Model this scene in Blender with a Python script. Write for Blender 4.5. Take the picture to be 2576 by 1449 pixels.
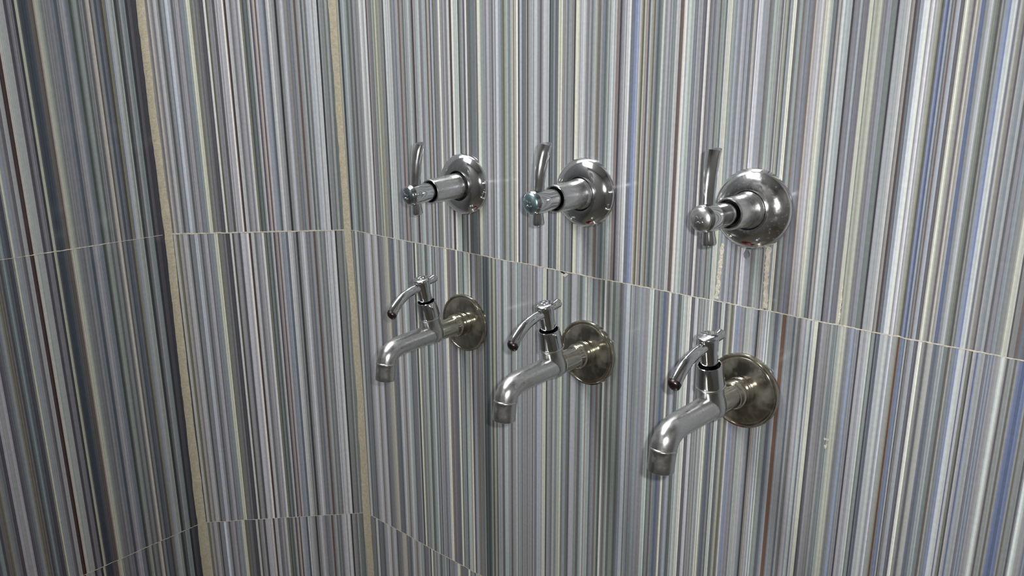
import bpy, bmesh, math, random
from mathutils import Vector, Matrix
random.seed(7)
for o in list(bpy.data.objects): bpy.data.objects.remove(o)
C = bpy.context.scene.collection
MM = 0.001
ZJ = 0.9                       # height of the tile joint that runs between valves and taps

# ---------------------------------------------------------------- camera, light, exposure
RIGHT = Vector((0.75368877, 0.65721459, -0.00471365))
UP = Vector((-0.16784592, 0.19940871, 0.96543457))
FWD = Vector((-0.63543763, 0.72684603, -0.26060289))
CAM = Vector((0.89916, -0.67807, ZJ + 0.21076))
cd = bpy.data.cameras.new('camera')
cam = bpy.data.objects.new('camera', cd); C.objects.link(cam)
m = Matrix((RIGHT, UP, -FWD)).transposed().to_4x4(); m.translation = CAM
cam.matrix_world = m
cd.sensor_width = 36; cd.lens = 27.7473; cd.clip_start = 0.01
bpy.context.scene.camera = cam

w = bpy.data.worlds.new('world'); bpy.context.scene.world = w; w.use_nodes = True
w.node_tree.nodes['Background'].inputs[0].default_value = (0.6, 0.62, 0.66, 1)
w.node_tree.nodes['Background'].inputs[1].default_value = 0.05

fl = bpy.data.lights.new('flash', 'SPOT'); fl.energy = 13.0; fl.shadow_soft_size = 0.006; fl.color = (1, 1, 1)
fl.spot_size = math.radians(125); fl.spot_blend = 1.0          # a flash throws less light towards the edge of its field
fo = bpy.data.objects.new('flash', fl); C.objects.link(fo)
m = m.copy(); m.translation = CAM + RIGHT * 0.028 + UP * 0.018  # the phone's flash, just beside its lens
fo.matrix_world = m
al = bpy.data.lights.new('ceiling_light', 'AREA'); al.energy = 28; al.shape = 'RECTANGLE'; al.size = 0.32; al.size_y = 0.9; al.color = (0.98, 0.99, 1.0)
ao = bpy.data.objects.new('ceiling_light', al); C.objects.link(ao); ao.location = (0.03, -0.66, 2.42)

vs = bpy.context.scene.view_settings
bpy.context.scene.display_settings.display_device = 'sRGB'
vs.view_transform = 'Standard'; vs.look = 'None'; vs.exposure = 0.0; vs.gamma = 1.0; vs.use_curve_mapping = False

# ---------------------------------------------------------------- materials
def mat(name):
    m = bpy.data.materials.new(name); m.use_nodes = True
    return m, m.node_tree.nodes, m.node_tree.links, m.node_tree.nodes['Principled BSDF']

def noise_to(nodes, links, scale, lo, hi, a, b, detail=3.0):
    tc = nodes.new('ShaderNodeTexCoord'); n = nodes.new('ShaderNodeTexNoise')
    n.inputs['Scale'].default_value = scale; n.inputs['Detail'].default_value = detail
    links.new(tc.outputs['Object'], n.inputs['Vector'])
    r = nodes.new('ShaderNodeMapRange')
    for k, v in zip(('From Min', 'From Max', 'To Min', 'To Max'), (lo, hi, a, b)): r.inputs[k].default_value = v
    links.new(n.outputs['Fac'], r.inputs['Value'])
    return r.outputs['Result'], n

def metal(name, col, r0, r1, scale=60, spot=0.0, spotcol=(0.3, 0.3, 0.28), bump=0.0, sscale=420, lo=0.60, hi=0.68):
    m, N, L, b = mat(name)
    b.inputs['Base Color'].default_value = (*col, 1); b.inputs['Metallic'].default_value = 1
    r, _ = noise_to(N, L, scale, 0.35, 0.7, r0, r1); L.new(r, b.inputs['Roughness'])
    if spot:
        s, _ = noise_to(N, L, sscale, lo, hi, 0, spot, 6)
        mix = N.new('ShaderNodeMix'); mix.data_type = 'RGBA'
        L.new(s, mix.inputs['Factor']); mix.inputs['A'].default_value = (*col, 1); mix.inputs['B'].default_value = (*spotcol, 1)
        L.new(mix.outputs['Result'], b.inputs['Base Color'])
        inv = N.new('ShaderNodeMath'); inv.operation = 'SUBTRACT'; inv.inputs[0].default_value = 1.0; L.new(s, inv.inputs[1]); L.new(inv.outputs[0], b.inputs['Metallic'])
    if bump:
        h, _ = noise_to(N, L, 180, 0.3, 0.7, 0, 1); bp = N.new('ShaderNodeBump'); bp.inputs['Strength'].default_value = bump; bp.inputs['Distance'].default_value = 0.0004
        L.new(h, bp.inputs['Height']); L.new(bp.outputs['Normal'], b.inputs['Normal'])
    return m
CHROME = metal('polished chrome', (0.66, 0.67, 0.68), 0.07, 0.15)
SPOTTED = metal('chrome with water spots', (0.66, 0.66, 0.66), 0.08, 0.22, 90, 0.22, (0.34, 0.34, 0.32), 0.15, 380, 0.60, 0.70)
SATIN = metal('worn satin chrome', (0.66, 0.66, 0.65), 0.22, 0.36, 120, 0.18, (0.28, 0.28, 0.27), 0.05, 150, 0.5, 0.8)
NICKEL = metal('tarnished nickel', (0.50, 0.47, 0.39), 0.08, 0.18, 70, 0.35, (0.15, 0.13, 0.09), 0.03, 60, 0.45, 0.75)
TEAL = metal('bluish chrome', (0.46, 0.68, 0.74), 0.2, 0.32)
SLATE = metal('slate chrome', (0.42, 0.48, 0.54), 0.14, 0.25)
DARKTIP = metal('darkened lever end', (0.10, 0.08, 0.08), 0.25, 0.4)
def plain(name, col, rough, spec=0.5):
    m, N, L, b = mat(name); b.inputs['Base Color'].default_value = (*col, 1); b.inputs['Roughness'].default_value = rough; b.inputs['Specular IOR Level'].default_value = spec
    return m
DOOR = plain('dark painted wall', (0.25, 0.24, 0.225), 0.4)
BUCKET = plain('red plastic', (0.26, 0.02, 0.03), 0.35)
WIRE = metal('steel wire', (0.5, 0.5, 0.5), 0.2, 0.35)
GAPSHADE = plain('black gap shade', (0.012, 0.012, 0.014), 0.5)  # black that stands in for the shade inside gaps and hollows
CEIL = plain('white ceiling paint', (0.75, 0.74, 0.70), 0.8)

TILE, N, L, b = mat('glazed striped tile')
at = N.new('ShaderNodeAttribute'); at.attribute_name = 'stripe'
tc = N.new('ShaderNodeTexCoord'); nz = N.new('ShaderNodeTexNoise'); nz.inputs['Scale'].default_value = 260; nz.inputs['Detail'].default_value = 2
L.new(tc.outputs['Object'], nz.inputs['Vector'])
hs = N.new('ShaderNodeHueSaturation'); L.new(at.outputs['Color'], hs.inputs['Color'])
mr = N.new('ShaderNodeMapRange'); mr.inputs['From Min'].default_value = 0.3; mr.inputs['From Max'].default_value = 0.7; mr.inputs['To Min'].default_value = 0.94; mr.inputs['To Max'].default_value = 1.06
L.new(nz.outputs['Fac'], mr.inputs['Value']); L.new(mr.outputs['Result'], hs.inputs['Value'])
L.new(hs.outputs['Color'], b.inputs['Base Color'])
b.inputs['Roughness'].default_value = 0.10; b.inputs['IOR'].default_value = 1.45

def grout_mat(name, col, dark, rough):
    m, N, L, b = mat(name)
    f, _ = noise_to(N, L, 300, 0.35, 0.65, 0, 1, 5)
    mix = N.new('ShaderNodeMix'); mix.data_type = 'RGBA'; L.new(f, mix.inputs['Factor'])
    mix.inputs['A'].default_value = (*dark, 1); mix.inputs['B'].default_value = (*col, 1)
    L.new(mix.outputs['Result'], b.inputs['Base Color']); b.inputs['Roughness'].default_value = 0.85
    h, _ = noise_to(N, L, 700, 0.3, 0.7, 0, 1, 4); bp = N.new('ShaderNodeBump'); bp.inputs['Strength'].default_value = rough; bp.inputs['Distance'].default_value = 0.0006
    L.new(h, bp.inputs['Height']); L.new(bp.outputs['Normal'], b.inputs['Normal'])
    return m
GROUT = grout_mat('cream grout', (0.80, 0.74, 0.62), (0.58, 0.53, 0.43), 0.5)
BEAD = grout_mat('cream corner grout', (0.60, 0.54, 0.41), (0.48, 0.43, 0.31), 0.2)
FLOOR, N, L, b = mat('grey floor tile')
br = N.new('ShaderNodeTexBrick'); br.offset = 0; br.inputs['Scale'].default_value = 1; br.inputs['Brick Width'].default_value = 0.3; br.inputs['Row Height'].default_value = 0.3; br.inputs['Mortar Size'].default_value = 0.004
br.inputs['Color1'].default_value = (0.13, 0.115, 0.085, 1); br.inputs['Color2'].default_value = (0.11, 0.10, 0.075, 1); br.inputs['Mortar'].default_value = (0.2, 0.18, 0.15, 1)
tc = N.new('ShaderNodeTexCoord'); L.new(tc.outputs['Object'], br.inputs['Vector']); L.new(br.outputs['Color'], b.inputs['Base Color']); b.inputs['Roughness'].default_value = 0.35

# ---------------------------------------------------------------- helpers
def link(name, bm, mats, parent=None, smooth=True):
    bm.normal_update()
    if smooth: bmesh.ops.recalc_face_normals(bm, faces=bm.faces)
    me = bpy.data.meshes.new(name); bm.to_mesh(me); bm.free()
    for q in (mats if isinstance(mats, (list, tuple)) else [mats]): me.materials.append(q)
    if smooth:
        for p in me.polygons: p.use_smooth = True
        me.set_sharp_from_angle(angle=math.radians(38))
    o = bpy.data.objects.new(name, me); C.objects.link(o)
    if parent: o.parent = parent
    return o
def structure(o): o['kind'] = 'structure'; return o
def tag(o, label, cat, group=None):
    o['label'] = label; o['category'] = cat
    if group: o['group'] = group
    return o

def frame(d, ref):
    d = Vector(d).normalized(); x = Vector(ref) - d * d.dot(Vector(ref))
    if x.length < 1e-5: x = d.orthogonal()
    x.normalize(); return x, d.cross(x).normalized()

def lathe(bm, prof, org=(0, 0, 0), axis=(0, -1, 0), n=64, closed=False):
    """prof: (radius, height) in mm along axis from org (mm)"""
    ax = Vector(axis).normalized(); x, y = frame(ax, (1, 0, 0) if abs(ax.x) < .8 else (0, 0, 1)); org = Vector(org)
    rings = []
    for r, h in prof:
        if r < 1e-4: rings.append([bm.verts.new((org + ax * h) * MM)])
        else: rings.append([bm.verts.new((org + ax * h + (x * math.cos(2 * math.pi * i / n) + y * math.sin(2 * math.pi * i / n)) * r) * MM) for i in range(n)])
    for a, c in zip(rings, rings[1:]):
        for i in range(n):
            j = (i + 1) % n
            if len(a) == 1 and len(c) == 1: continue
            if len(a) == 1: bm.faces.new((a[0], c[i], c[j]))
            elif len(c) == 1: bm.faces.new((a[i], c[0], a[j]))
            else: bm.faces.new((a[i], c[i], c[j], a[j]))

def catmull(P, k=8):
    P = [Vector(p) for p in P]; Q = [P[0] * 2 - P[1]] + P + [P[-1] * 2 - P[-2]]; out = []
    for i in range(len(P) - 1):
        a, b_, c, d = Q[i:i + 4]
        for s in range(k):
            t = s / k
            out.append(0.5 * ((2 * b_) + (c - a) * t + (2 * a - 5 * b_ + 4 * c - d) * t * t + (3 * b_ - a - 3 * c + d) * t ** 3))
    out.append(P[-1]); return out

def sweep(bm, pts, rad, ref=(1, 0, 0), n=32, k=8, cap0=True, cap1='flat', crest=0.0, cside=1, cutx=0.0, cuty=0.0, dome=4.0):
    """pts in mm with (x,y,z); rad list of (a,b): half width along ref and half thickness; last point may be a tilted flat cut"""
    P = catmull(pts, k); R = catmull([(a, b_, 0) for a, b_ in rad], k); rings = []
    for i, p in enumerate(P):
        d = (P[min(i + 1, len(P) - 1)] - P[max(i - 1, 0)])
        x, y = frame(d, ref); a, b_ = R[i].x, R[i].y; ring = []
        for j in range(n):
            t = 2 * math.pi * j / n; cx, sy = math.cos(t), math.sin(t)
            q = p + x * (a * cx) + y * (b_ * sy * (1 + crest * (1 - abs(cx)) * (1 if sy * cside > 0 else 0)))
            if i == len(P) - 1: q = q + d.normalized() * (cutx * cx * a + cuty * sy * b_)
            ring.append(bm.verts.new(q * MM))
        rings.append(ring)
    for a, c in zip(rings, rings[1:]):
        for i in range(n): bm.faces.new((a[i], c[i], c[(i + 1) % n], a[(i + 1) % n]))
    if cap0: bm.faces.new(rings[0][::-1])
    if cap1 == 'round':                                  # domed end
        d = (P[-1] - P[-2]).normalized(); last = rings[-1]; c0 = sum((v.co for v in last), Vector()) / n
        for s in (0.3, 0.6, 0.85):
            e = math.sqrt(1 - s * s); new = [bm.verts.new(c0 + (v.co - c0) * e + d * s * dome * MM) for v in rings[-1]]
            for i in range(n): bm.faces.new((last[i], new[i], new[(i + 1) % n], last[(i + 1) % n]))
            last = new
        tip = bm.verts.new(c0 + d * dome * MM)
        for i in range(n): bm.faces.new((last[i], tip, last[(i + 1) % n]))
    if cap1 == 'flat': bm.faces.new(rings[-1])
    return rings

# ---------------------------------------------------------------- tile stripes (the print of the tiles, with a little shading held in the colours)
STRIPES = {
    'left': [6.0,  # darker than the other walls: part of its shading is in these colours
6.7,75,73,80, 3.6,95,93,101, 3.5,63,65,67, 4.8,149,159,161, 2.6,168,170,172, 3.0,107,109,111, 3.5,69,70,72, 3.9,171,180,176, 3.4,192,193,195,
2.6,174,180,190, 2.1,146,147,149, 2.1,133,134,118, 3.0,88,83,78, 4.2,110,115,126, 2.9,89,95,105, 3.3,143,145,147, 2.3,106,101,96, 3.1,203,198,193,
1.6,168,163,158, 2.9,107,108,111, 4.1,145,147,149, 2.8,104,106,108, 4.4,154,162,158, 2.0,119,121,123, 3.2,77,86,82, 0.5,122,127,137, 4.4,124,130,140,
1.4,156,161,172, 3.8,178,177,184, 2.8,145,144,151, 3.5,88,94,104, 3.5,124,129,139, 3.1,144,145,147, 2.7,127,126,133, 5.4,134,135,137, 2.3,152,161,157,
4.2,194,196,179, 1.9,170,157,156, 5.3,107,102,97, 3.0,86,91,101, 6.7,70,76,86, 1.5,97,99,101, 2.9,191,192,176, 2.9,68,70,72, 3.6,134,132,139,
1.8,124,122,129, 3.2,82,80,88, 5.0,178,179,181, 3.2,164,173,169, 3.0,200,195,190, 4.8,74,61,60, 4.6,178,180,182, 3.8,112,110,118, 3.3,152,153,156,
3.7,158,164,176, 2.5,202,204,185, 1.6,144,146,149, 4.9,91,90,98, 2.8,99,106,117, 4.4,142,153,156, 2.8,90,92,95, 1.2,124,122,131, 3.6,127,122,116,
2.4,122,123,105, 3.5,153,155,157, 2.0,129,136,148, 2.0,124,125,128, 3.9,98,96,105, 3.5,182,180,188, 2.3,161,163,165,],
    'back': [8.8,
3.2,125,133,130, 2.7,170,171,173, 2.7,120,127,124, 5.3,150,152,153, 2.4,71,72,74, 4.5,220,222,224, 2.1,166,171,180, 3.2,211,213,214, 3.7,189,194,203,
3.2,132,133,135, 2.1,164,166,168, 2.7,130,139,140, 3.2,176,178,179, 2.1,153,154,156, 3.2,113,101,100, 3.2,162,164,165, 3.7,142,147,157,
2.6,132,133,135, 2.1,164,166,168, 2.1,189,187,194, 2.1,206,211,221, 2.6,182,183,185, 3.2,139,140,142, 2.4,69,70,72, 4.0,152,154,156, 2.6,178,179,181,
4.7,199,200,202, 3.2,110,115,125, 3.2,153,158,168, 2.6,161,167,176, 2.9,194,192,199, 2.1,112,101,100, 1.8,190,186,181, 1.6,167,155,154,
2.4,101,99,106, 1.8,182,180,187, 1.6,165,173,170, 2.1,96,104,100, 2.6,129,137,139, 2.1,94,95,97, 2.6,127,129,114, 3.1,221,222,224, 2.6,152,151,157,
1.8,178,176,183, 2.6,161,162,164, 2.4,131,130,136, 1.0,146,145,151, 4.3,195,197,198, 2.9,86,75,74, 2.4,243,239,235, 1.9,186,187,189, 6.7,196,194,201,
3.4,99,100,102, 5.8,154,153,159, 2.4,98,99,84, 2.9,218,219,221, 5.7,96,95,101, 4.8,121,122,124, 3.3,130,132,133, 2.9,126,127,112, 4.8,216,217,202,
2.9,143,152,154, 4.3,147,152,161, 2.4,129,128,134, 3.8,173,172,178, 1.9,150,149,155, 1.4,141,146,156, 2.4,108,109,111, 1.9,170,169,175,
1.4,163,165,167, 3.8,203,208,218, 3.3,148,153,162, 2.4,147,148,150, 2.4,94,96,97, 2.4,153,154,156, 4.7,179,180,182, 2.8,133,132,138, 3.3,177,172,168,
2.4,121,117,113, 2.8,140,139,145,],
    'backlow': [233.5,
3.1,125,127,112, 3.7,200,196,191, 2.6,85,87,89, 2.6,147,143,138,],
    'upper': [-0.8,
6.0,176,177,163, 4.1,69,73,82, 4.1,149,158,159, 3.7,178,183,191, 5.1,146,153,150, 3.6,107,114,111, 4.4,144,145,147, 4.3,102,103,105, 5.7,155,156,158,
1.4,138,139,141, 5.0,144,145,147, 7.1,204,206,207, 2.1,171,172,174, 4.9,215,216,218, 2.8,99,95,91, 5.5,147,145,151, 2.8,124,125,127, 2.7,160,167,164,
2.7,142,144,129, 2.7,201,202,188, 2.7,153,155,140, 3.4,164,165,151, 7.4,145,147,148, 2.0,88,89,91, 4.7,206,213,209, 1.3,176,177,179, 6.6,200,201,203,
3.3,128,136,132, 2.6,154,155,157, 3.3,130,134,143, 5.2,170,171,173, 3.9,124,113,112, 1.9,171,160,159, 2.6,140,142,143, 1.9,108,116,112,
3.8,153,155,156, 3.2,181,182,184, 1.9,206,207,209, 3.1,166,174,170, 2.6,131,133,134, 2.2,74,63,63, 4.0,163,161,167, 2.5,177,184,181, 4.3,199,206,202,
2.5,143,141,148, 2.4,140,139,145, 3.0,159,164,173, 3.3,176,184,180, 2.4,116,112,108, 3.9,177,173,169, 2.4,101,100,106, 3.6,175,180,189,
1.8,103,105,106, 2.4,148,149,135, 3.5,129,128,134, 1.5,163,164,166, 2.9,224,225,211, 3.2,160,162,164, 4.6,163,162,168, 3.5,139,140,142,
4.0,195,196,198, 3.7,87,83,79, 2.8,241,237,233, 3.7,189,196,193, 3.7,191,198,195, 3.6,104,112,108, 5.0,159,161,162, 2.8,106,105,111, 3.0,215,216,218,
3.6,113,109,104, 1.6,98,102,111, 6.0,118,126,128, 3.2,137,138,140, 1.9,112,114,115, 4.6,224,225,211, 4.8,155,162,159, 2.7,160,162,163,
2.6,148,147,153, 3.2,180,179,185, 3.7,155,156,158, 3.1,119,120,122, 1.9,180,178,184, 1.8,144,145,147, 3.4,206,211,220, 5.9,153,158,166,
3.1,110,112,98, 1.5,153,154,140, 4.0,182,189,186, 3.5,122,130,132, 2.0,182,183,185, 2.0,179,180,166, 1.5,127,116,115, 3.0,179,176,171,
2.2,239,240,227, 2.7,101,100,106, 2.9,186,190,199, 2.9,121,122,124, 1.5,132,140,141, 1.2,102,110,112, 1.9,156,157,159, 1.9,101,90,89, 2.2,153,152,158,
2.4,173,175,176, 1.9,195,203,204, 1.4,163,164,166, 3.6,218,220,221, 2.8,179,184,192, 2.1,131,132,134, 1.6,108,97,96, 2.8,153,151,157, 2.6,199,200,202,
5.3,183,184,186, 1.6,75,82,78, 4.1,115,123,124, 2.5,147,151,160, 3.0,117,116,122, 0.9,121,129,125, 3.2,189,191,177, 2.0,217,219,205, 3.8,156,152,148,
2.2,167,172,180, 2.2,125,132,134, 1.8,155,157,158, 4.8,150,151,153, 2.3,85,86,87, 4.6,219,221,207, 2.2,161,160,166, 6.0,198,200,201, 1.9,149,151,152,
1.9,129,128,134, 2.3,160,159,165, 2.5,118,126,128, 4.2,167,168,170, 1.7,156,157,144, 3.1,118,114,110, 1.5,164,160,156, 3.7,139,144,152,
2.5,108,115,117, 1.2,130,137,133, 1.9,166,173,169, 1.2,133,134,136, 2.7,174,182,184, 1.6,212,220,222, 1.0,164,165,166, 2.0,184,185,187,
3.4,149,139,138, 2.0,78,77,82, 1.6,128,127,133, 2.0,159,158,163, 1.2,195,193,199, 1.6,163,164,166, 4.7,204,205,207, 3.1,118,122,130, 3.5,136,146,174,
1.9,156,166,195, 0.8,143,148,156, 1.7,189,188,193, 1.4,156,157,144, 2.3,117,119,106, 1.9,177,178,165, 2.1,158,148,147, 2.1,107,106,111,
2.3,182,184,185, 1.7,176,177,164, 1.8,115,116,103, 1.1,157,158,160, 1.9,135,140,148, 2.2,104,112,113, 2.2,128,135,132, 0.6,151,153,154,
2.2,209,216,213, 3.5,156,158,159, 1.5,177,176,182, 1.5,147,152,160, 1.6,166,167,169, 3.8,128,136,137, 4.0,189,191,192, 4.0,116,106,105,
2.7,221,218,213, 2.0,179,180,182, 2.8,193,200,196, 3.0,185,192,189, 3.7,121,125,133, 2.1,166,165,171, 1.0,150,151,153, 1.6,165,166,168,
4.0,116,114,120, 2.7,213,209,205, 1.7,122,123,124, 2.4,141,139,145, 2.0,110,115,123, 3.7,142,143,144, 1.7,114,116,117, 3.7,146,153,150,
1.8,111,118,115, 2.2,184,186,187, 2.6,213,215,202, 3.8,158,165,162, 3.5,155,160,168, 2.3,134,135,137, 3.6,170,174,182, 1.6,145,143,149,
2.6,160,164,172, 2.9,119,120,122, 2.2,181,178,174, 1.6,139,138,144, 3.8,204,203,209, 3.4,154,159,167, 2.5,149,148,154, 1.5,109,106,102,
2.8,133,135,136, 4.0,173,180,177, 2.4,146,147,149, 1.7,127,126,131, 2.0,170,171,173, 2.1,162,163,150, 1.5,110,111,113, 2.7,158,159,161,
2.7,230,231,218, 2.4,116,117,119, 2.9,158,166,167, 1.8,128,124,120, 1.8,134,133,138, 1.5,154,158,166, 3.5,132,136,144, 2.0,114,104,103,
2.3,162,159,155, 2.5,176,175,181, 1.7,198,197,202, 1.6,158,159,160, 3.4,209,210,198, 2.7,169,176,173, 2.7,113,120,122, 1.4,99,97,103, 1.9,167,163,160,
1.2,130,131,132, 2.2,197,198,200, 4.2,167,175,176, 1.5,177,178,180, 1.6,83,84,86, 4.4,133,132,138, 1.9,153,158,165, 1.6,123,128,136, 3.5,123,122,128,
2.9,196,197,184, 3.9,173,174,161, 2.6,193,194,181, 1.0,151,152,140, 3.4,130,129,134, 2.8,143,147,155, 4.1,124,131,128, 1.5,79,77,83, 0.8,158,157,162,
0.3,170,178,179, 1.0,171,175,183, 1.8,164,172,173, 1.0,176,174,180, 1.0,164,172,173, 2.2,201,203,204, 1.2,132,128,124, 1.7,167,163,159, 1.7,91,81,80,
1.2,113,118,126, 1.0,105,110,118, 1.5,173,177,185, 1.0,158,162,170, 2.2,207,212,220, 1.9,215,216,204, 1.2,157,158,160, 2.2,209,208,214,
1.0,162,163,165, 1.4,179,180,181, 1.4,159,160,147, 1.0,141,142,130, 1.2,100,97,93, 0.9,113,118,126, 1.7,135,145,172, 1.4,93,103,131, 1.3,165,169,177,
1.1,108,115,117, 0.9,146,145,150, 1.2,115,106,105, 0.9,162,163,165, 1.9,178,182,190, 2.8,110,109,115, 2.9,235,236,224, 1.3,166,167,154,
0.9,159,160,162, 0.7,145,135,134, 1.1,106,105,111, 1.6,187,183,179, 0.9,156,157,145, 1.5,177,178,180, 2.8,108,118,146, 2.0,152,153,155,
3.5,185,186,188, 1.5,146,148,135, 1.5,124,131,128, 1.5,101,97,93, 1.1,152,154,155, 1.1,118,125,127, 1.3,153,158,166, 1.3,148,158,186, 1.3,133,143,171,
1.3,203,207,215, 1.1,194,201,197, 1.5,212,213,215, 1.5,122,126,134, 1.3,182,183,185, 0.8,151,153,140, 1.5,132,129,125, 1.3,104,102,108,
1.1,173,172,177, 1.3,153,160,162, 1.9,124,128,136, 2.0,169,171,172, 1.8,119,117,123, 2.2,153,152,158, 0.9,124,128,136, 1.3,149,153,161,
2.1,133,140,142, 2.5,146,147,148, 4.8,209,210,198, 1.2,99,98,103, 3.3,143,144,145, 1.9,118,108,107, 2.0,119,123,131,],
    'lower': [15.4,
2.6,202,203,205, 3.3,110,118,114, 3.3,144,146,148, 3.2,132,137,146, 1.9,127,128,130, 2.6,110,111,113, 1.9,144,145,147, 3.2,172,174,176,
3.2,190,189,195, 4.4,209,208,214, 2.5,200,202,203, 3.1,137,126,125, 3.1,162,170,166, 5.6,200,199,205, 2.5,171,172,174, 2.5,97,98,100, 5.5,135,134,140,
4.3,142,143,145, 3.0,186,187,173, 6.1,200,196,191, 2.4,146,147,133, 2.4,130,131,133, 2.4,129,134,143, 4.8,117,122,131, 3.0,169,170,172,
3.5,202,204,205, 1.2,168,170,172, 1.8,185,186,188, 4.1,140,136,131, 4.1,179,180,182, 2.1,202,207,216, 6.6,181,188,185, 2.9,113,118,126,
5.7,134,133,139, 1.7,125,124,130, 2.3,178,179,181, 3.4,102,109,106, 2.8,226,227,213, 2.2,154,155,141, 2.2,133,134,136, 3.3,171,173,174,
2.2,141,143,144, 5.5,178,186,182, 4.4,112,120,116, 2.2,154,155,157, 3.5,159,168,170, 2.2,203,212,213, 1.4,160,165,174, 1.6,123,130,126,
2.2,175,177,178, 2.1,106,113,110, 1.6,143,142,148, 1.6,170,169,175, 2.1,147,149,151, 2.1,170,169,175, 2.9,140,139,145, 6.0,160,166,175,
4.9,240,241,226, 2.5,147,143,138, 2.3,129,125,120, 3.4,142,140,147, 4.0,130,128,135, 3.9,118,123,133, 3.4,238,239,224, 2.2,119,127,123,
4.4,157,159,160, 1.1,170,175,184, 3.3,117,125,127, 5.5,187,195,192, 2.7,184,185,170, 2.5,248,244,239, 3.2,116,117,119, 4.5,185,190,200,
7.5,149,145,140, 2.1,150,149,155, 1.6,138,139,141, 2.1,185,193,189, 4.2,105,113,109, 4.2,93,98,107, 2.1,105,113,109, 3.1,156,163,160, 3.1,119,115,111,
3.1,192,193,179, 3.1,116,123,120, 1.5,182,187,196, 4.6,171,169,175, 1.0,170,169,175, 3.5,109,117,113, 7.0,192,200,202, 4.5,168,170,172,
2.0,107,108,110, 2.9,146,147,149, 3.4,168,169,171, 1.9,201,210,212, 1.9,147,155,151, 4.8,156,165,167, 1.9,134,135,137, 3.8,157,155,161,
1.4,177,173,169, 3.9,139,140,142, 5.8,165,166,168, 1.8,126,128,130, 2.0,170,172,173, 3.8,138,137,143, 6.6,177,181,190, 1.3,170,171,173,
5.3,212,214,200, 2.6,98,100,101, 5.2,164,165,167, 3.0,131,132,134, 3.4,180,181,183, 3.4,138,146,142, 2.1,176,184,180, 3.8,206,207,193,
3.4,127,134,131, 3.3,159,163,172, 3.7,121,129,125, 1.7,103,104,106, 7.0,180,178,184, 1.6,153,161,157, 1.2,126,134,130, 1.2,162,164,165,
4.0,113,115,116, 3.2,168,176,178, 2.8,202,209,205, 1.6,165,154,153, 1.6,199,201,202, 4.0,174,182,178, 2.4,108,107,113, 2.0,136,140,149,
2.7,156,164,166, 3.1,127,116,115, 2.7,158,165,161, 3.1,102,109,105, 2.7,220,221,223, 2.3,150,151,153, 1.5,117,114,109, 3.1,168,175,172,
1.4,165,166,168, 3.0,117,125,121, 4.5,150,157,154, 1.5,128,135,132, 2.4,115,116,118, 2.5,137,142,151, 3.0,148,153,162, 4.4,197,202,210,
1.5,136,137,139, 1.8,170,177,174, 1.8,152,151,157, 1.1,131,129,135, 1.8,163,168,177, 2.2,140,142,143, 2.9,167,175,177, 2.2,146,151,160,
2.1,173,172,178, 2.9,156,155,161, 3.2,161,162,164, 4.9,210,218,214, 1.4,108,116,112, 2.1,151,158,155, 1.4,145,143,149, 1.7,118,116,122,
1.7,159,161,162, 3.1,133,141,143, 2.1,96,106,136, 3.1,128,126,132, 0.7,158,160,161, 2.5,221,222,208, 3.2,122,121,127, 3.0,169,174,182,
1.7,153,158,166, 3.7,112,119,116, 2.7,178,179,181, 4.9,200,208,204, 3.3,234,231,227, 3.6,104,105,107, 3.9,203,202,208, 1.3,121,128,125,
3.2,155,157,158, 1.3,171,172,174, 1.3,134,136,137, 1.9,192,199,201, 1.0,155,156,158, 1.9,170,172,173, 3.5,226,227,214, 1.3,159,160,147,
2.5,119,124,132, 1.9,109,113,122, 1.9,150,149,154, 1.5,109,117,113, 3.7,182,189,185, 2.5,113,114,115, 1.2,138,139,141, 2.4,178,179,166,
2.1,111,112,99, 1.2,138,134,130, 1.8,185,184,189, 1.8,154,159,167, 2.1,146,157,185, 4.2,154,152,158, 1.8,118,122,130, 4.1,175,182,178,
1.2,193,194,196, 0.6,162,164,165, 2.0,183,184,186, 2.6,153,157,166, 1.2,121,123,124, 1.4,75,77,78, 3.7,156,153,149, 2.0,178,176,182, 1.1,157,162,170,
1.4,207,215,217, 1.1,151,152,154, 1.4,199,205,202, 1.7,148,155,151, 2.2,163,170,167, 0.8,141,142,144, 3.0,106,111,119, 3.1,158,163,172,
0.6,179,180,182, 3.6,122,96,82, 0.8,135,136,138, 2.7,158,163,171, 3.0,167,169,170, 2.2,131,135,144, 2.2,162,163,165, 2.4,129,131,132, 1.3,152,150,156,
2.7,189,188,194, 1.9,179,183,192, 2.4,206,213,210, 1.6,125,129,138, 2.1,199,200,202, 3.4,224,226,212, 1.8,91,92,94, 1.6,119,117,123, 2.6,156,155,161,
2.1,171,172,174, 1.0,134,135,137, 0.8,150,151,153, 1.3,128,129,131, 1.8,176,177,179, 2.3,134,142,143, 2.0,160,161,163, 2.3,167,174,171,
4.7,196,197,184, 1.2,143,145,146, 1.0,127,129,130, 1.7,139,144,152, 1.0,155,160,168, 1.5,152,163,193, 1.5,138,146,148, 2.7,149,148,154, 1.5,91,89,95,
1.4,186,185,191, 1.1,183,182,187, 1.7,163,167,175, 1.9,188,187,193, 2.2,189,196,193, 1.0,118,125,122, 1.0,152,153,155, 1.2,149,156,152, 1.4,87,85,91,
2.8,112,117,125, 2.1,179,184,192, 0.7,173,181,183, 2.3,201,208,204, 1.4,194,195,197, 0.9,154,152,158, 2.1,205,210,218, 2.1,168,170,171,
1.6,168,169,156, 0.9,143,139,135, 1.6,113,88,75, 1.4,134,138,147, 1.8,128,139,168, 0.7,108,113,121, 1.1,175,182,184, 0.9,97,98,100, 1.6,134,133,139,
1.6,169,171,172, 1.6,176,180,189, 1.6,114,118,127, 1.6,109,107,113, 1.1,222,223,224, 1.5,231,232,219, 0.9,159,160,147, 1.1,155,156,158,
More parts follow.
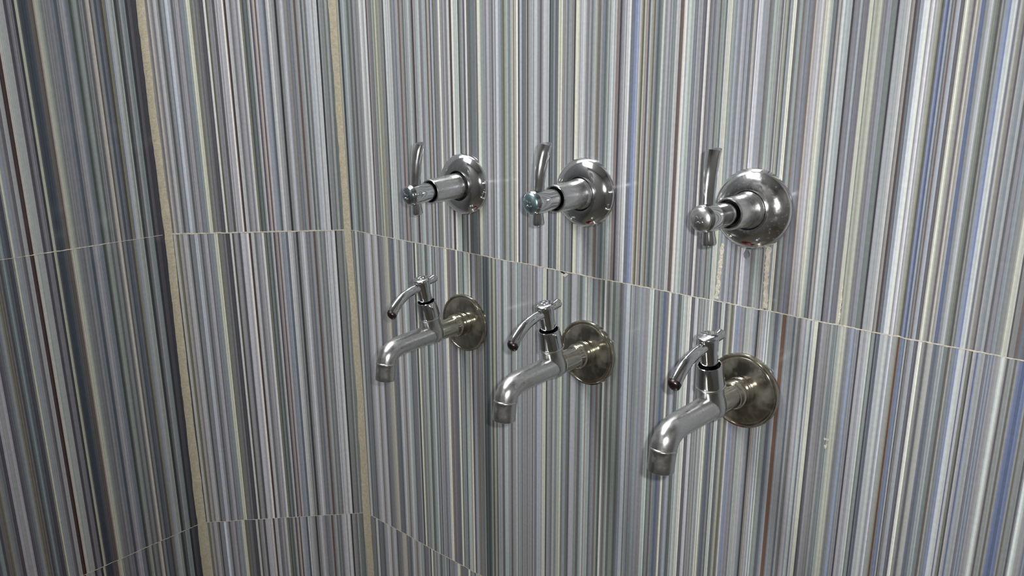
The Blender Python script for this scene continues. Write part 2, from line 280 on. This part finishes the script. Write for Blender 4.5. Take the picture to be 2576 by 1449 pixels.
0.9,124,125,126, 1.5,109,108,113, 0.7,160,161,163, 1.3,180,181,168, 2.0,171,172,173, 2.8,120,124,133, 2.1,136,140,148, 3.0,177,184,186,
2.8,138,147,148, 1.9,106,102,98, 1.1,170,171,173, 1.3,133,141,143, 1.7,150,155,163, 1.9,142,153,182, 1.7,214,218,227, 1.7,214,222,218,
1.0,207,203,199, 1.0,114,125,155, 1.7,203,201,207, 1.8,142,143,130, 1.2,90,91,93, 1.6,187,185,191, 1.0,160,165,173, 1.4,110,120,150, 1.2,171,175,184,
1.6,181,189,190, 1.6,175,176,178, 1.4,123,121,127, 1.4,155,159,168, 1.2,133,138,147, 1.0,160,165,173, 1.2,133,138,147, 1.8,160,159,164,
1.6,159,160,162, 1.0,175,176,178, 3.3,214,221,218, 1.0,159,160,162, 1.4,107,105,111, 1.5,150,157,154, 1.5,148,149,151, 0.6,150,157,154,
1.5,121,118,113, 1.3,159,160,162, 2.5,124,135,165, 1.2,103,114,143,],
}

def s2l(c): return c / 12.92 if c <= 0.04045 else ((c + 0.055) / 1.055) ** 2.4
def decode(k):
    """first number: where the print starts (mm along the wall); then width in mm and the colour of each stripe"""
    t = STRIPES[k]; u = t[0]; out = []
    for i in range(1, len(t), 4):
        out.append((u, u + t[i], (s2l(t[i + 1] / 255), s2l(t[i + 2] / 255), s2l(t[i + 3] / 255)))); u += t[i]
    return out
def extend(S, u0, u1):
    """repeat a print mirror-wise so that it fills [u0,u1]"""
    out = list(S); src = list(S)
    while out[-1][1] < u1:
        for a, b_, c in reversed(src):
            e = out[-1][1]; out.append((e, e + (b_ - a), c))
    while out[0][0] > u0:
        for a, b_, c in src:
            e = out[0][0]; out.insert(0, (e - (b_ - a), e, c))
    return [(max(a, u0), min(b_, u1), c) for a, b_, c in out if b_ > u0 and a < u1]
def shift(S, d): return [(a + d, b_ + d, c) for a, b_, c in S]

def wall(name, org, ud, nd, rows, u0, u1, joints=(), lines=(), chips=(), thick=60):
    """a tiled wall: strips of print per tile row, grout worked into the joints, a solid body behind. u in mm, z in mm above the joint"""
    org, ud, nd = Vector(org), Vector(ud).normalized(), Vector(nd).normalized()
    bm = bmesh.new(); col = bm.loops.layers.float_color.new('stripe')
    P = lambda u, z, d=0: (org + ud * u * MM + nd * d * MM + Vector((0, 0, ZJ + z * MM)))
    srnd = random.Random(name + 'print')
    zs = [r[0] for r in rows] + [rows[-1][1]]
    for z0, z1, S in rows:
        for a, b_, c in extend(S, u0, u1):
            k = max(1, round((b_ - a) / 0.9)); cuts = [a] + sorted(a + (b_ - a) * (i + srnd.uniform(-.3, .3)) / k for i in range(1, k)) + [b_]
            for a2, b2 in zip(cuts, cuts[1:]):             # the print is made of hair-fine lines
                v = max(.6, min(1.4, srnd.gauss(1, .12) * (1 if srnd.random() > .1 else srnd.choice((.72, 1.3))))) if k > 1 else 1; h = srnd.gauss(0, .02)
                f = bm.faces.new([bm.verts.new(P(*q)) for q in ((a2, z0), (b2, z0), (b2, z1), (a2, z1))])
                for l in f.loops: l[col] = (c[0] * (v + h), c[1] * v, c[2] * (v - h), 1)
    za, zb = min(zs), max(zs)
    B = [[bm.verts.new(P(u, z, d)) for u, z in ((u0, za), (u1, za), (u1, zb), (u0, zb))] for d in (-0.05, -thick)]
    fs = [bm.faces.new(B[1])] + [bm.faces.new((B[0][i], B[1][i], B[1][(i + 1) % 4], B[0][(i + 1) % 4])) for i in range(4)]
    rnd = random.Random(name)
    def ribbon(path, d=0.12):
        vs_ = [(bm.verts.new(P(*a, d)), bm.verts.new(P(*b_, d))) for a, b_ in path]
        for (a, b_), (c, e) in zip(vs_, vs_[1:]): fs.append(bm.faces.new((a, c, e, b_)))
    for z, hw, jit, ua, ub in joints:
        u = ua; path = []; o = 0
        while u < ub:
            o = o * 0.7 + rnd.gauss(0, jit) * 0.5; h1, h2 = hw * rnd.uniform(.55, 1.25), hw * rnd.uniform(.55, 1.25)
            path.append(((u, z + o - h1), (u, z + o + h2))); u += rnd.uniform(2, 5)
        ribbon(path)
    for pts, hw, jit in lines:
        path = []
        for (xa, z_a), (xb, z_b) in zip(pts, pts[1:]):
            n_ = max(2, int(abs(z_b - z_a) / 2.0))
            for i in range(n_):
                t = i / n_; u = xa + (xb - xa) * t; path.append(((u - hw * rnd.uniform(1 - jit, 1 + jit), z_a + (z_b - z_a) * t), (u + hw * rnd.uniform(1 - jit, 1 + jit), z_a + (z_b - z_a) * t)))
        ribbon(path, 0.18)
    for poly, mi in chips:
        f = bm.faces.new([bm.verts.new(P(u, z, 0.3)) for u, z in poly]); f.material_index = mi
    for f in fs: f.material_index = 1
    o = link(name, bm, [TILE, GROUT, GAPSHADE], smooth=False)
    return structure(o)

CW, CV = 167.49, 181.71            # chamfered corner: leg lengths along the two walls (mm)
CL = math.hypot(CW, CV)
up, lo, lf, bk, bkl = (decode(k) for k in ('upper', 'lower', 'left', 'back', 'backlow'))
back_lower = shift(bk, -5.0); cut = bkl[0][0]
back_lower = [s for s in back_lower if s[1] <= bkl[0][0]] + bkl
third = shift(lo, 11.0)

wall('wall_right', (0, 0, 0), (1, 0, 0), (0, -1, 0),
     [(-900, -450, third), (-450, 0, lo), (0, 450, up), (450, 1560, shift(up, -37))], 0, 1700,
     joints=[(0, 0.58, 0.35, 5, 1690), (-450, 0.6, 0.5, 8, 900)],
     lines=[([(570, 57), (569, 36), (567.5, 8), (566.5, 0)], 1.9, 0.4), ([(615, 60), (614.5, 40), (615.5, 12), (616.5, 0)], 2.1, 0.4),
            ([(682.5, 34), (682.8, 0)], 0.7, 0.6)],
     chips=[([(381.5, -4.2), (384.5, -6.2), (388.2, -3.6), (389.2, -2.0), (386, -1.6)], 1),
            ([(377.6, -0.6), (380, -2.0), (384, -2.4), (384.5, -1.4), (380.5, -0.2)], 2),  # black patch painted as the dark gap beside the chip
            ([(680.6, -107.6), (684.8, -107.2), (685.4, -109.2), (681, -109.6)], 1), ([(681.6, -114.5), (684.4, -112.6), (684.0, -117), (682.4, -118.4)], 1)])
wall('wall_back', (0, 0, 0), (-CW, -CV, 0), (CV, -CW, 0),
     [(-900, -450, shift(back_lower, 4)), (-450, 0, back_lower), (0, 450, bk), (450, 1560, shift(bk, 9))], 0, CL,
     joints=[(0, 0.95, 0.35, 4, CL - 3), (-450, 0.5, 0.4, 4, CL - 3)])
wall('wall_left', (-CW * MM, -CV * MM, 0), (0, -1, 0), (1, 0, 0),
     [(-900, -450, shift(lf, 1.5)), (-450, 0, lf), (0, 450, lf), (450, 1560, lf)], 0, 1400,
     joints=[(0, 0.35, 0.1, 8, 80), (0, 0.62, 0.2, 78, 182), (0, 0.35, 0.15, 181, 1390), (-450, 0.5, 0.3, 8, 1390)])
def plain_wall(name, a, b_, th):
    """plain dark wall from a to b (seen only in the chrome), th metres thick behind its face"""
    bm = bmesh.new(); a, b_ = Vector(a), Vector(b_); n = (b_ - a).normalized().cross(Vector((0, 0, 1)))
    V = [[bm.verts.new(p + n * d + Vector((0, 0, z))) for p, z in ((a, 0), (b_, 0), (b_, ZJ + 1.56), (a, ZJ + 1.56))] for d in (0, th)]
    bm.faces.new(V[0]); bm.faces.new(V[1][::-1])
    for i in range(4): bm.faces.new((V[0][i], V[1][i], V[1][(i + 1) % 4], V[0][(i + 1) % 4]))
    return structure(link(name, bm, DOOR, smooth=False))
plain_wall('wall_front', (-.17, -1.58, 0), (1.7, -1.58, 0), 0.06)
plain_wall('wall_side', (1.7, -1.58, 0), (1.7, 0, 0), 0.06)

def slab(name, z0, z1, m):
    bm = bmesh.new(); r = bmesh.ops.create_cube(bm, size=1)['verts']
    for v in r: v.co = Vector((0.75 + v.co.x * 2.1, -0.78 + v.co.y * 1.8, (z0 + z1) / 2 + v.co.z * (z1 - z0)))
    return structure(link(name, bm, m, smooth=False))
slab('floor', -0.08, 0.0, FLOOR)
slab('ceiling', ZJ + 1.56, ZJ + 1.64, CEIL)

# corner grout beads: irregular strips bridging the two walls
def bead(name, fa, fb, seed):
    """fa(z), fb(z): edge points on the two walls"""
    rnd = random.Random(seed); bm = bmesh.new(); prev = None; z = -900; K = 7; na = nb = 0
    while z < 1555:
        na = na * .75 + rnd.gauss(0, .45); nb = nb * .75 + rnd.gauss(0, .35); sag = 0.32 + rnd.uniform(-.08, .08)
        A, B_, ctr = fa(z, na), fb(z, nb), CORN[name]
        c = Vector((ctr[0], ctr[1], A.z)); row = []
        for i in range(K):
            t = i / (K - 1); q = A.lerp(B_, t) + (c - (A + B_) / 2) * sag * 4 * t * (1 - t); row.append(bm.verts.new(q))
        if prev:
            for i in range(K - 1): bm.faces.new((prev[i], prev[i + 1], row[i + 1], row[i]))
        prev = row; z += rnd.uniform(4, 9)
    return structure(link(name, bm, BEAD))
CORN = {'trim_1': (-CW * MM, -CV * MM), 'trim_2': (0, 0)}
def itp(z, T):
    T = sorted(T)
    if z <= T[0][0]: return T[0][1]
    for (a, va), (c, vb) in zip(T, T[1:]):
        if z <= c: return va + (vb - va) * (z - a) / (c - a)
    return T[-1][1]
bu = Vector((-CW, -CV, 0)).normalized(); bn = Vector((CV, -CW, 0)).normalized()
def on_back(d, z): return bu * d * MM + bn * 0.0003 + Vector((0, 0, ZJ + z * MM))
T1a = [(306, 5.4), (179, 5.9), (5, 5.2), (-250, 7.6), (-440, 8.6), (-544, 9.3)]
T1b = [(306, 241.5), (179, 243.2), (5, 241), (-250, 242.7), (-440, 241.6), (-544, 242.2)]
T2a = [(307, 9.6), (177, 8.2), (0, 6.8), (-262, 3.2), (-457, 4.6), (-564, 2.2)]
T2b = [(307, 1.0), (177, 1.2), (-1, 4.4), (-262, 11.5), (-457, 11.6), (-564, 12.4)]
bead('trim_1', lambda z, n: Vector((-CW * MM + .0003, -(CV + itp(z, T1a) + n * .5) * MM, ZJ + z * MM)), lambda z, n: on_back(itp(z, T1b) + n * .5, z), 3)
bead('trim_2', lambda z, n: on_back(itp(z, T2a) + n * .5, z), lambda z, n: Vector(((itp(z, T2b) + n * .5) * MM, -.0003, ZJ + z * MM)), 5)

# ---------------------------------------------------------------- fittings
def placed(name, x, z, pitch, yaw, roll, label, cat, group):
    o = bpy.data.objects.new(name, None); C.objects.link(o); o.empty_display_size = 0.03
    M = Matrix.Rotation(math.radians(yaw), 4, 'Z') @ Matrix.Rotation(math.radians(pitch), 4, 'X') @ Matrix.Rotation(math.radians(roll), 4, 'Y')
    o.location = (x * MM, 0, ZJ + z * MM); o.rotation_euler = M.to_euler()
    return tag(o, label, cat, group)

def emblem(parent, org, axis, side, s=1.0):
    """a small stamped sign: three short waves, standing 0.25 mm proud of the cap"""
    bm = bmesh.new(); ax = Vector(axis).normalized(); x, y = frame(ax, side); org = Vector(org)
    def stroke(pts, r=0.42):
        sweep(bm, [org + (x * a + y * b_) * s + ax * 0.1 for a, b_ in pts], [(r * s, 0.35 * s)] * len(pts), n=8, k=4)
    stroke([(-3.2, 0.4), (-1.9, 2.1), (-0.5, 0.7)])
    stroke([(0.5, 2.0), (1.8, 0.5), (3.1, 1.7)])
    stroke([(-2.4, -2.2), (-0.7, -1.3), (1.0, -2.5), (2.5, -1.5)])
    return link('emblem', bm, SATIN, parent)

def stop_valve(x, z, pitch, yaw, roll, ob, label, mflange, button, base=15.2, ring=17.5):
    t = placed('stop_valve', x, z, pitch, yaw, roll, label, 'valve', 'wall stop valves above the taps')
    bm = bmesh.new()
    lathe(bm, [(36.6, 0.2), (37, 1.0), (36.9, 2.2), (36.0, 4.2), (34.2, 6.8), (31.6, 9.2), (28.4, 11.2), (25.0, 12.6), (21.6, 13.4), (19.4, 13.6), (ring + .6, 13.4), (ring, 12.6), (ring - .1, 11), (ring - .2, 4)], n=96)
    link('flange', bm, mflange, t)
    bm = bmesh.new(); lathe(bm, [(ring + 1, 3.2), (12.6, 3.4), (12.6, 2.2)], n=48); link('gap_shade', bm, GAPSHADE, t)  # black disc added as the shade in the flange gap
    bm = bmesh.new()
    lathe(bm, [(base, 3.0), (base, 12), (base - .3, 14), (15.3, 15.5), (15.0, 18), (14.6, 30), (14.1, ob - 1.4), (13.9, ob - .5), (13.5, ob), (12.4, ob - .2), (12.0, ob - .8), (11.8, ob - 2)], n=64)
    link('sleeve', bm, SATIN, t)
    bm = bmesh.new(); lathe(bm, [(11.9, ob - 2), (11.8, ob - 9), (7.5, ob - 9.2), (7.5, ob - 12)], n=48); link('hollow_shade', bm, GAPSHADE, t)  # black lining added as the shade in the sleeve's hollow mouth
    bm = bmesh.new(); lathe(bm, [(7.2, ob - 12), (7.2, 68)], n=40); link('spindle', bm, CHROME, t)
    # handle: hub along the axis, lever rising from it and a short tail below
    bm = bmesh.new()
    lathe(bm, [(0, ob - 3), (9.6, ob - 3), (10.2, ob - 2), (10.4, ob + 3), (10.9, 70), (11.6, 74), (12.0, 79), (12.0, 88.4), (11.7, 89.8), (11.0, 90.8), (10.3, 91.4), (10.1, 92.2), (8.6, 93.6), (5.0, 95.0), (0, 95.6)], n=56)
    h = link('handle', bm, CHROME, t)
    bm = bmesh.new()
    sweep(bm, [(0, -80, 5), (0, -79.6, 12), (0, -78.6, 24), (0, -77.0, 36), (0, -74.6, 47.5), (0, -72.2, 55.3)],
          [(5.0, 4.8), (5.2, 4.6), (5.6, 4.6), (6.2, 4.7), (6.8, 4.8), (7.3, 4.6)], n=40, crest=.5, cside=-1, cuty=.75)
    link('lever', bm, CHROME, h)
    bm = bmesh.new()
    sweep(bm, [(0, -80, -6), (0, -80, -12), (0, -79.6, -19), (0, -79.3, -22), (0, -79.2, -23.2)], [(4.9, 4.9), (5.1, 5.1), (5.9, 5.9), (6.0, 6.0), (5.2, 5.2)], n=32)
    link('tail', bm, CHROME, h)
    bm = bmesh.new(); lathe(bm, [(9.9, 92.3), (9.8, 92.8), (8.6, 93.9), (5.0, 95.3), (0, 95.9)], n=48); link('end_button', bm, button, h)
    emblem(h, (0, -95.6, 0), (0, -1, 0), (1, 0, 0), 1.25)
    return t

def bib_tap(x, z, pitch, yaw, roll, label):
    t = placed('bib_tap', x, z, pitch, yaw, roll, label, 'tap', 'bib taps below the valves')
    bm = bmesh.new()
    lathe(bm, [(36.8, 0.2), (37, 1), (36.9, 3.0), (36.3, 4.2), (35.2, 4.7), (34.2, 4.3), (33.7, 3.4), (33.2, 3.3), (32.8, 3.6), (32.2, 4.0), (31.0, 4.2), (24, 4.6), (17.5, 5.2), (15.0, 5.4), (12.5, 5.4)], n=96)
    link('flange', bm, NICKEL, t)
    bm = bmesh.new()
    lathe(bm, [(14.6, 5.6), (14.6, 8.2), (14.3, 8.5), (14.5, 8.9), (14.5, 10.6), (14.2, 10.9), (14.4, 11.3), (14.4, 18), (14.2, 20), (13.6, 22), (12.7, 23.6), (11.9, 24.6), (11.5, 26), (11.4, 58)], n=64)
    link('inlet_pipe', bm, NICKEL, t)
    lean = 0.25; F = Vector((0, -57.85, 0)); ax = Vector((0, -math.sin(lean), math.cos(lean))); fw = Vector((-.03, -math.cos(lean), -math.sin(lean)))
    bm = bmesh.new()                                   # body: a ball at the joint and the neck that rises from it
    lathe(bm, [(0, -13.2), (5.5, -12.3), (9.5, -9.8), (12.2, -6.2), (13.2, -2), (13.2, 3), (12.6, 8), (11.9, 12), (11.7, 16), (11.8, 20), (12.8, 20.8), (13.4, 21.6), (13.4, 22.6), (12.7, 23.3), (9, 23.4)], F, ax, n=64)
    link('body', bm, SATIN, t)
    bm = bmesh.new()
    lathe(bm, [(12.5, 22.9), (12.9, 23.6), (12.8, 25), (12.1, 34), (11.4, 42.2), (11.1, 43.3), (10.5, 43.7), (9.9, 43.4), (9.6, 42.4), (9.5, 40)], F, ax, n=64)
    link('bonnet', bm, CHROME, t)
    bm = bmesh.new(); lathe(bm, [(9.5, 40.2), (9.4, 35), (6, 34.8), (6, 33)], F, ax, n=40); link('hollow_shade', bm, GAPSHADE, t)  # black lining stands in for the dark inside the open bonnet
    bm = bmesh.new()
    sweep(bm, [(0, -50, 0), (0, -62, -.2), (0, -80, -.8), (0, -100, -1.4), (0, -114, -2.2), (0, -124, -4.6), (0, -131, -10.2), (0, -134.3, -19.5)],
          [(11.8, 11.8), (11.8, 11.8), (11.5, 11.5), (11.3, 11.3), (11.3, 11.3), (11.4, 11.4), (11.5, 11.5), (11.6, 11.6)], n=48, cap1=None)
    s = link('spout', bm, SATIN, t)
    bm = bmesh.new(); na = Vector((0, -1.9, -17.8)).normalized()
    lathe(bm, [(11.0, -3.4), (11.8, -2.8), (12.05, -2.0), (12.0, -1.2), (11.7, -.7), (11.65, 1.4), (11.7, 12), (11.7, 16.2), (11.4, 17.3), (10.7, 17.8), (9.8, 17.6), (9.6, 16), (9.5, 4), (0, 4)], (0, -134.3, -19.5), na, n=56)
    link('nozzle', bm, SATIN, s)
    bm = bmesh.new(); lathe(bm, [(7.0, 34), (7.0, 45)], F, ax, n=40); link('spindle', bm, CHROME, t)
    bm = bmesh.new()
    lathe(bm, [(0, 43.2), (7.6, 43.2), (8.0, 43.8), (8.1, 52), (8.4, 58), (8.9, 62), (9.1, 66), (9.2, 70.0), (9.9, 70.8), (10.0, 72), (9.5, 72.8), (8.2, 73.4), (6.0, 73.9), (0, 74.6)], F, ax, n=56)
    h = link('handle', bm, CHROME, t)
    bm = bmesh.new()
    q = lambda f_, s_: F + fw * f_ + ax * s_
    sweep(bm, [q(4, 64.2), q(9, 64.6), q(18, 65.0), q(28, 64.0), q(38, 61.2), q(46, 57.0), q(51.6, 52.8)],
          [(4.9, 4.9), (4.9, 4.9), (5.1, 5.0), (5.3, 5.1), (5.7, 5.3), (6.0, 5.6), (6.1, 5.7)], n=40, crest=.12, cuty=-.3)
    link('lever', bm, CHROME, h)
    bm = bmesh.new()
    sweep(bm, [q(50.4, 53.8), q(52.4, 52.1), q(53.4, 51.3)], [(5.9, 5.6), (6.15, 5.8), (6.0, 5.6)], n=40, cuty=-.3, cap1='round', dome=3.6)
    link('lever_tip', bm, DARKTIP, h)['label'] = 'dark brown end of the chrome lever'
    bm = bmesh.new()
    sweep(bm, [q(-4, 65), q(-10, 65), q(-16, 65), q(-19, 65), q(-20.8, 65), q(-21.3, 65)], [(4.2, 4.2), (4.2, 4.2), (4.7, 4.7), (5.0, 5.0), (4.5, 4.5), (2.8, 2.8)], n=32)
    link('tail', bm, CHROME, h)
    emblem(h, F + ax * 74.2, ax, (1, 0, 0), 1.0)
    return t

stop_valve(231.6, 83.8, 1.9, 1.3, 1.3, 59, 'leftmost chrome stop valve with dark gap around its stem, nearest the tiled corner', CHROME, SLATE)
stop_valve(410.7, 90.2, 0.0, 0.6, 1.8, 55, 'middle chrome stop valve with bluish end button, above the second tap', CHROME, TEAL, 16.8)
stop_valve(597.5, 92.5, -1.7, -2.1, -4.8, 48, 'rightmost chrome stop valve with water-spotted flange above two vertical grout streaks', SPOTTED, SATIN, 17.0)
bib_tap(228.2, -90.7, -0.8, 1.8, 0.0, 'leftmost and smallest-looking chrome bib tap, nearest the tiled corner')
bib_tap(417.8, -86.7, -0.8, -1.5, -0.2, 'middle chrome bib tap with lever handle, between the other two taps')
bib_tap(601.0, -82.4, -1.7, -3.2, 0.4, 'rightmost chrome bib tap, hanging lowest in view under the water-spotted valve')

# red bucket on the floor below the taps: it shows as the red glints in the flanges
t = bpy.data.objects.new('bucket', None); C.objects.link(t); t.location = (0.24, -0.22, 0)
tag(t, 'red plastic bucket on the floor under the taps, mirrored in the chrome flanges', 'bucket')
bm = bmesh.new(); lathe(bm, [(0, 1), (104, 1), (108, 4), (128, 235), (129.5, 240), (126, 240), (105, 8), (0, 6)], (0, 0, 0), (0, 0, 1), n=64); link('body', bm, BUCKET, t)
bm = bmesh.new(); lathe(bm, [(128, 232), (134, 232), (136, 236), (136, 243), (132, 246), (127, 244), (126.5, 240)], (0, 0, 0), (0, 0, 1), n=64); link('rim', bm, BUCKET, t)
bm = bmesh.new()
sweep(bm, [(-138, 0, 222), (-141, -30, 228), (-125, -95, 236), (-70, -150, 248), (0, -168, 252), (70, -150, 248), (125, -95, 236), (141, -30, 228), (138, 0, 222)], [(2, 2)] * 9, ref=(0, 0, 1), n=10)
link('handle', bm, WIRE, t)
for s in (-1, 1):
    bm = bmesh.new(); lathe(bm, [(0, 124), (9, 124), (9, 138), (7, 141), (0, 141)], (0, 0, 222), (s, 0, 0), n=24); link('lug', bm, BUCKET, t)

# a clear drop below the rightmost valve
WATER, N, L, b = mat('water'); b.inputs['Roughness'].default_value = 0.02; b.inputs['IOR'].default_value = 1.33; b.inputs['Transmission Weight'].default_value = 1.0
bm = bmesh.new(); bmesh.ops.create_uvsphere(bm, u_segments=32, v_segments=20, radius=1)
for v in bm.verts:
    k = 1 - .45 * max(0, v.co.z); v.co = Vector((v.co.x * 3.0 * k, v.co.y * 2.0 * k, v.co.z * 4.6)) * MM
o = link('water_drop', bm, WATER); o.location = (0.5953, -0.0021, ZJ + 0.0506)
tag(o, 'clear water drop on the tile just under the rightmost valve flange', 'water drop')
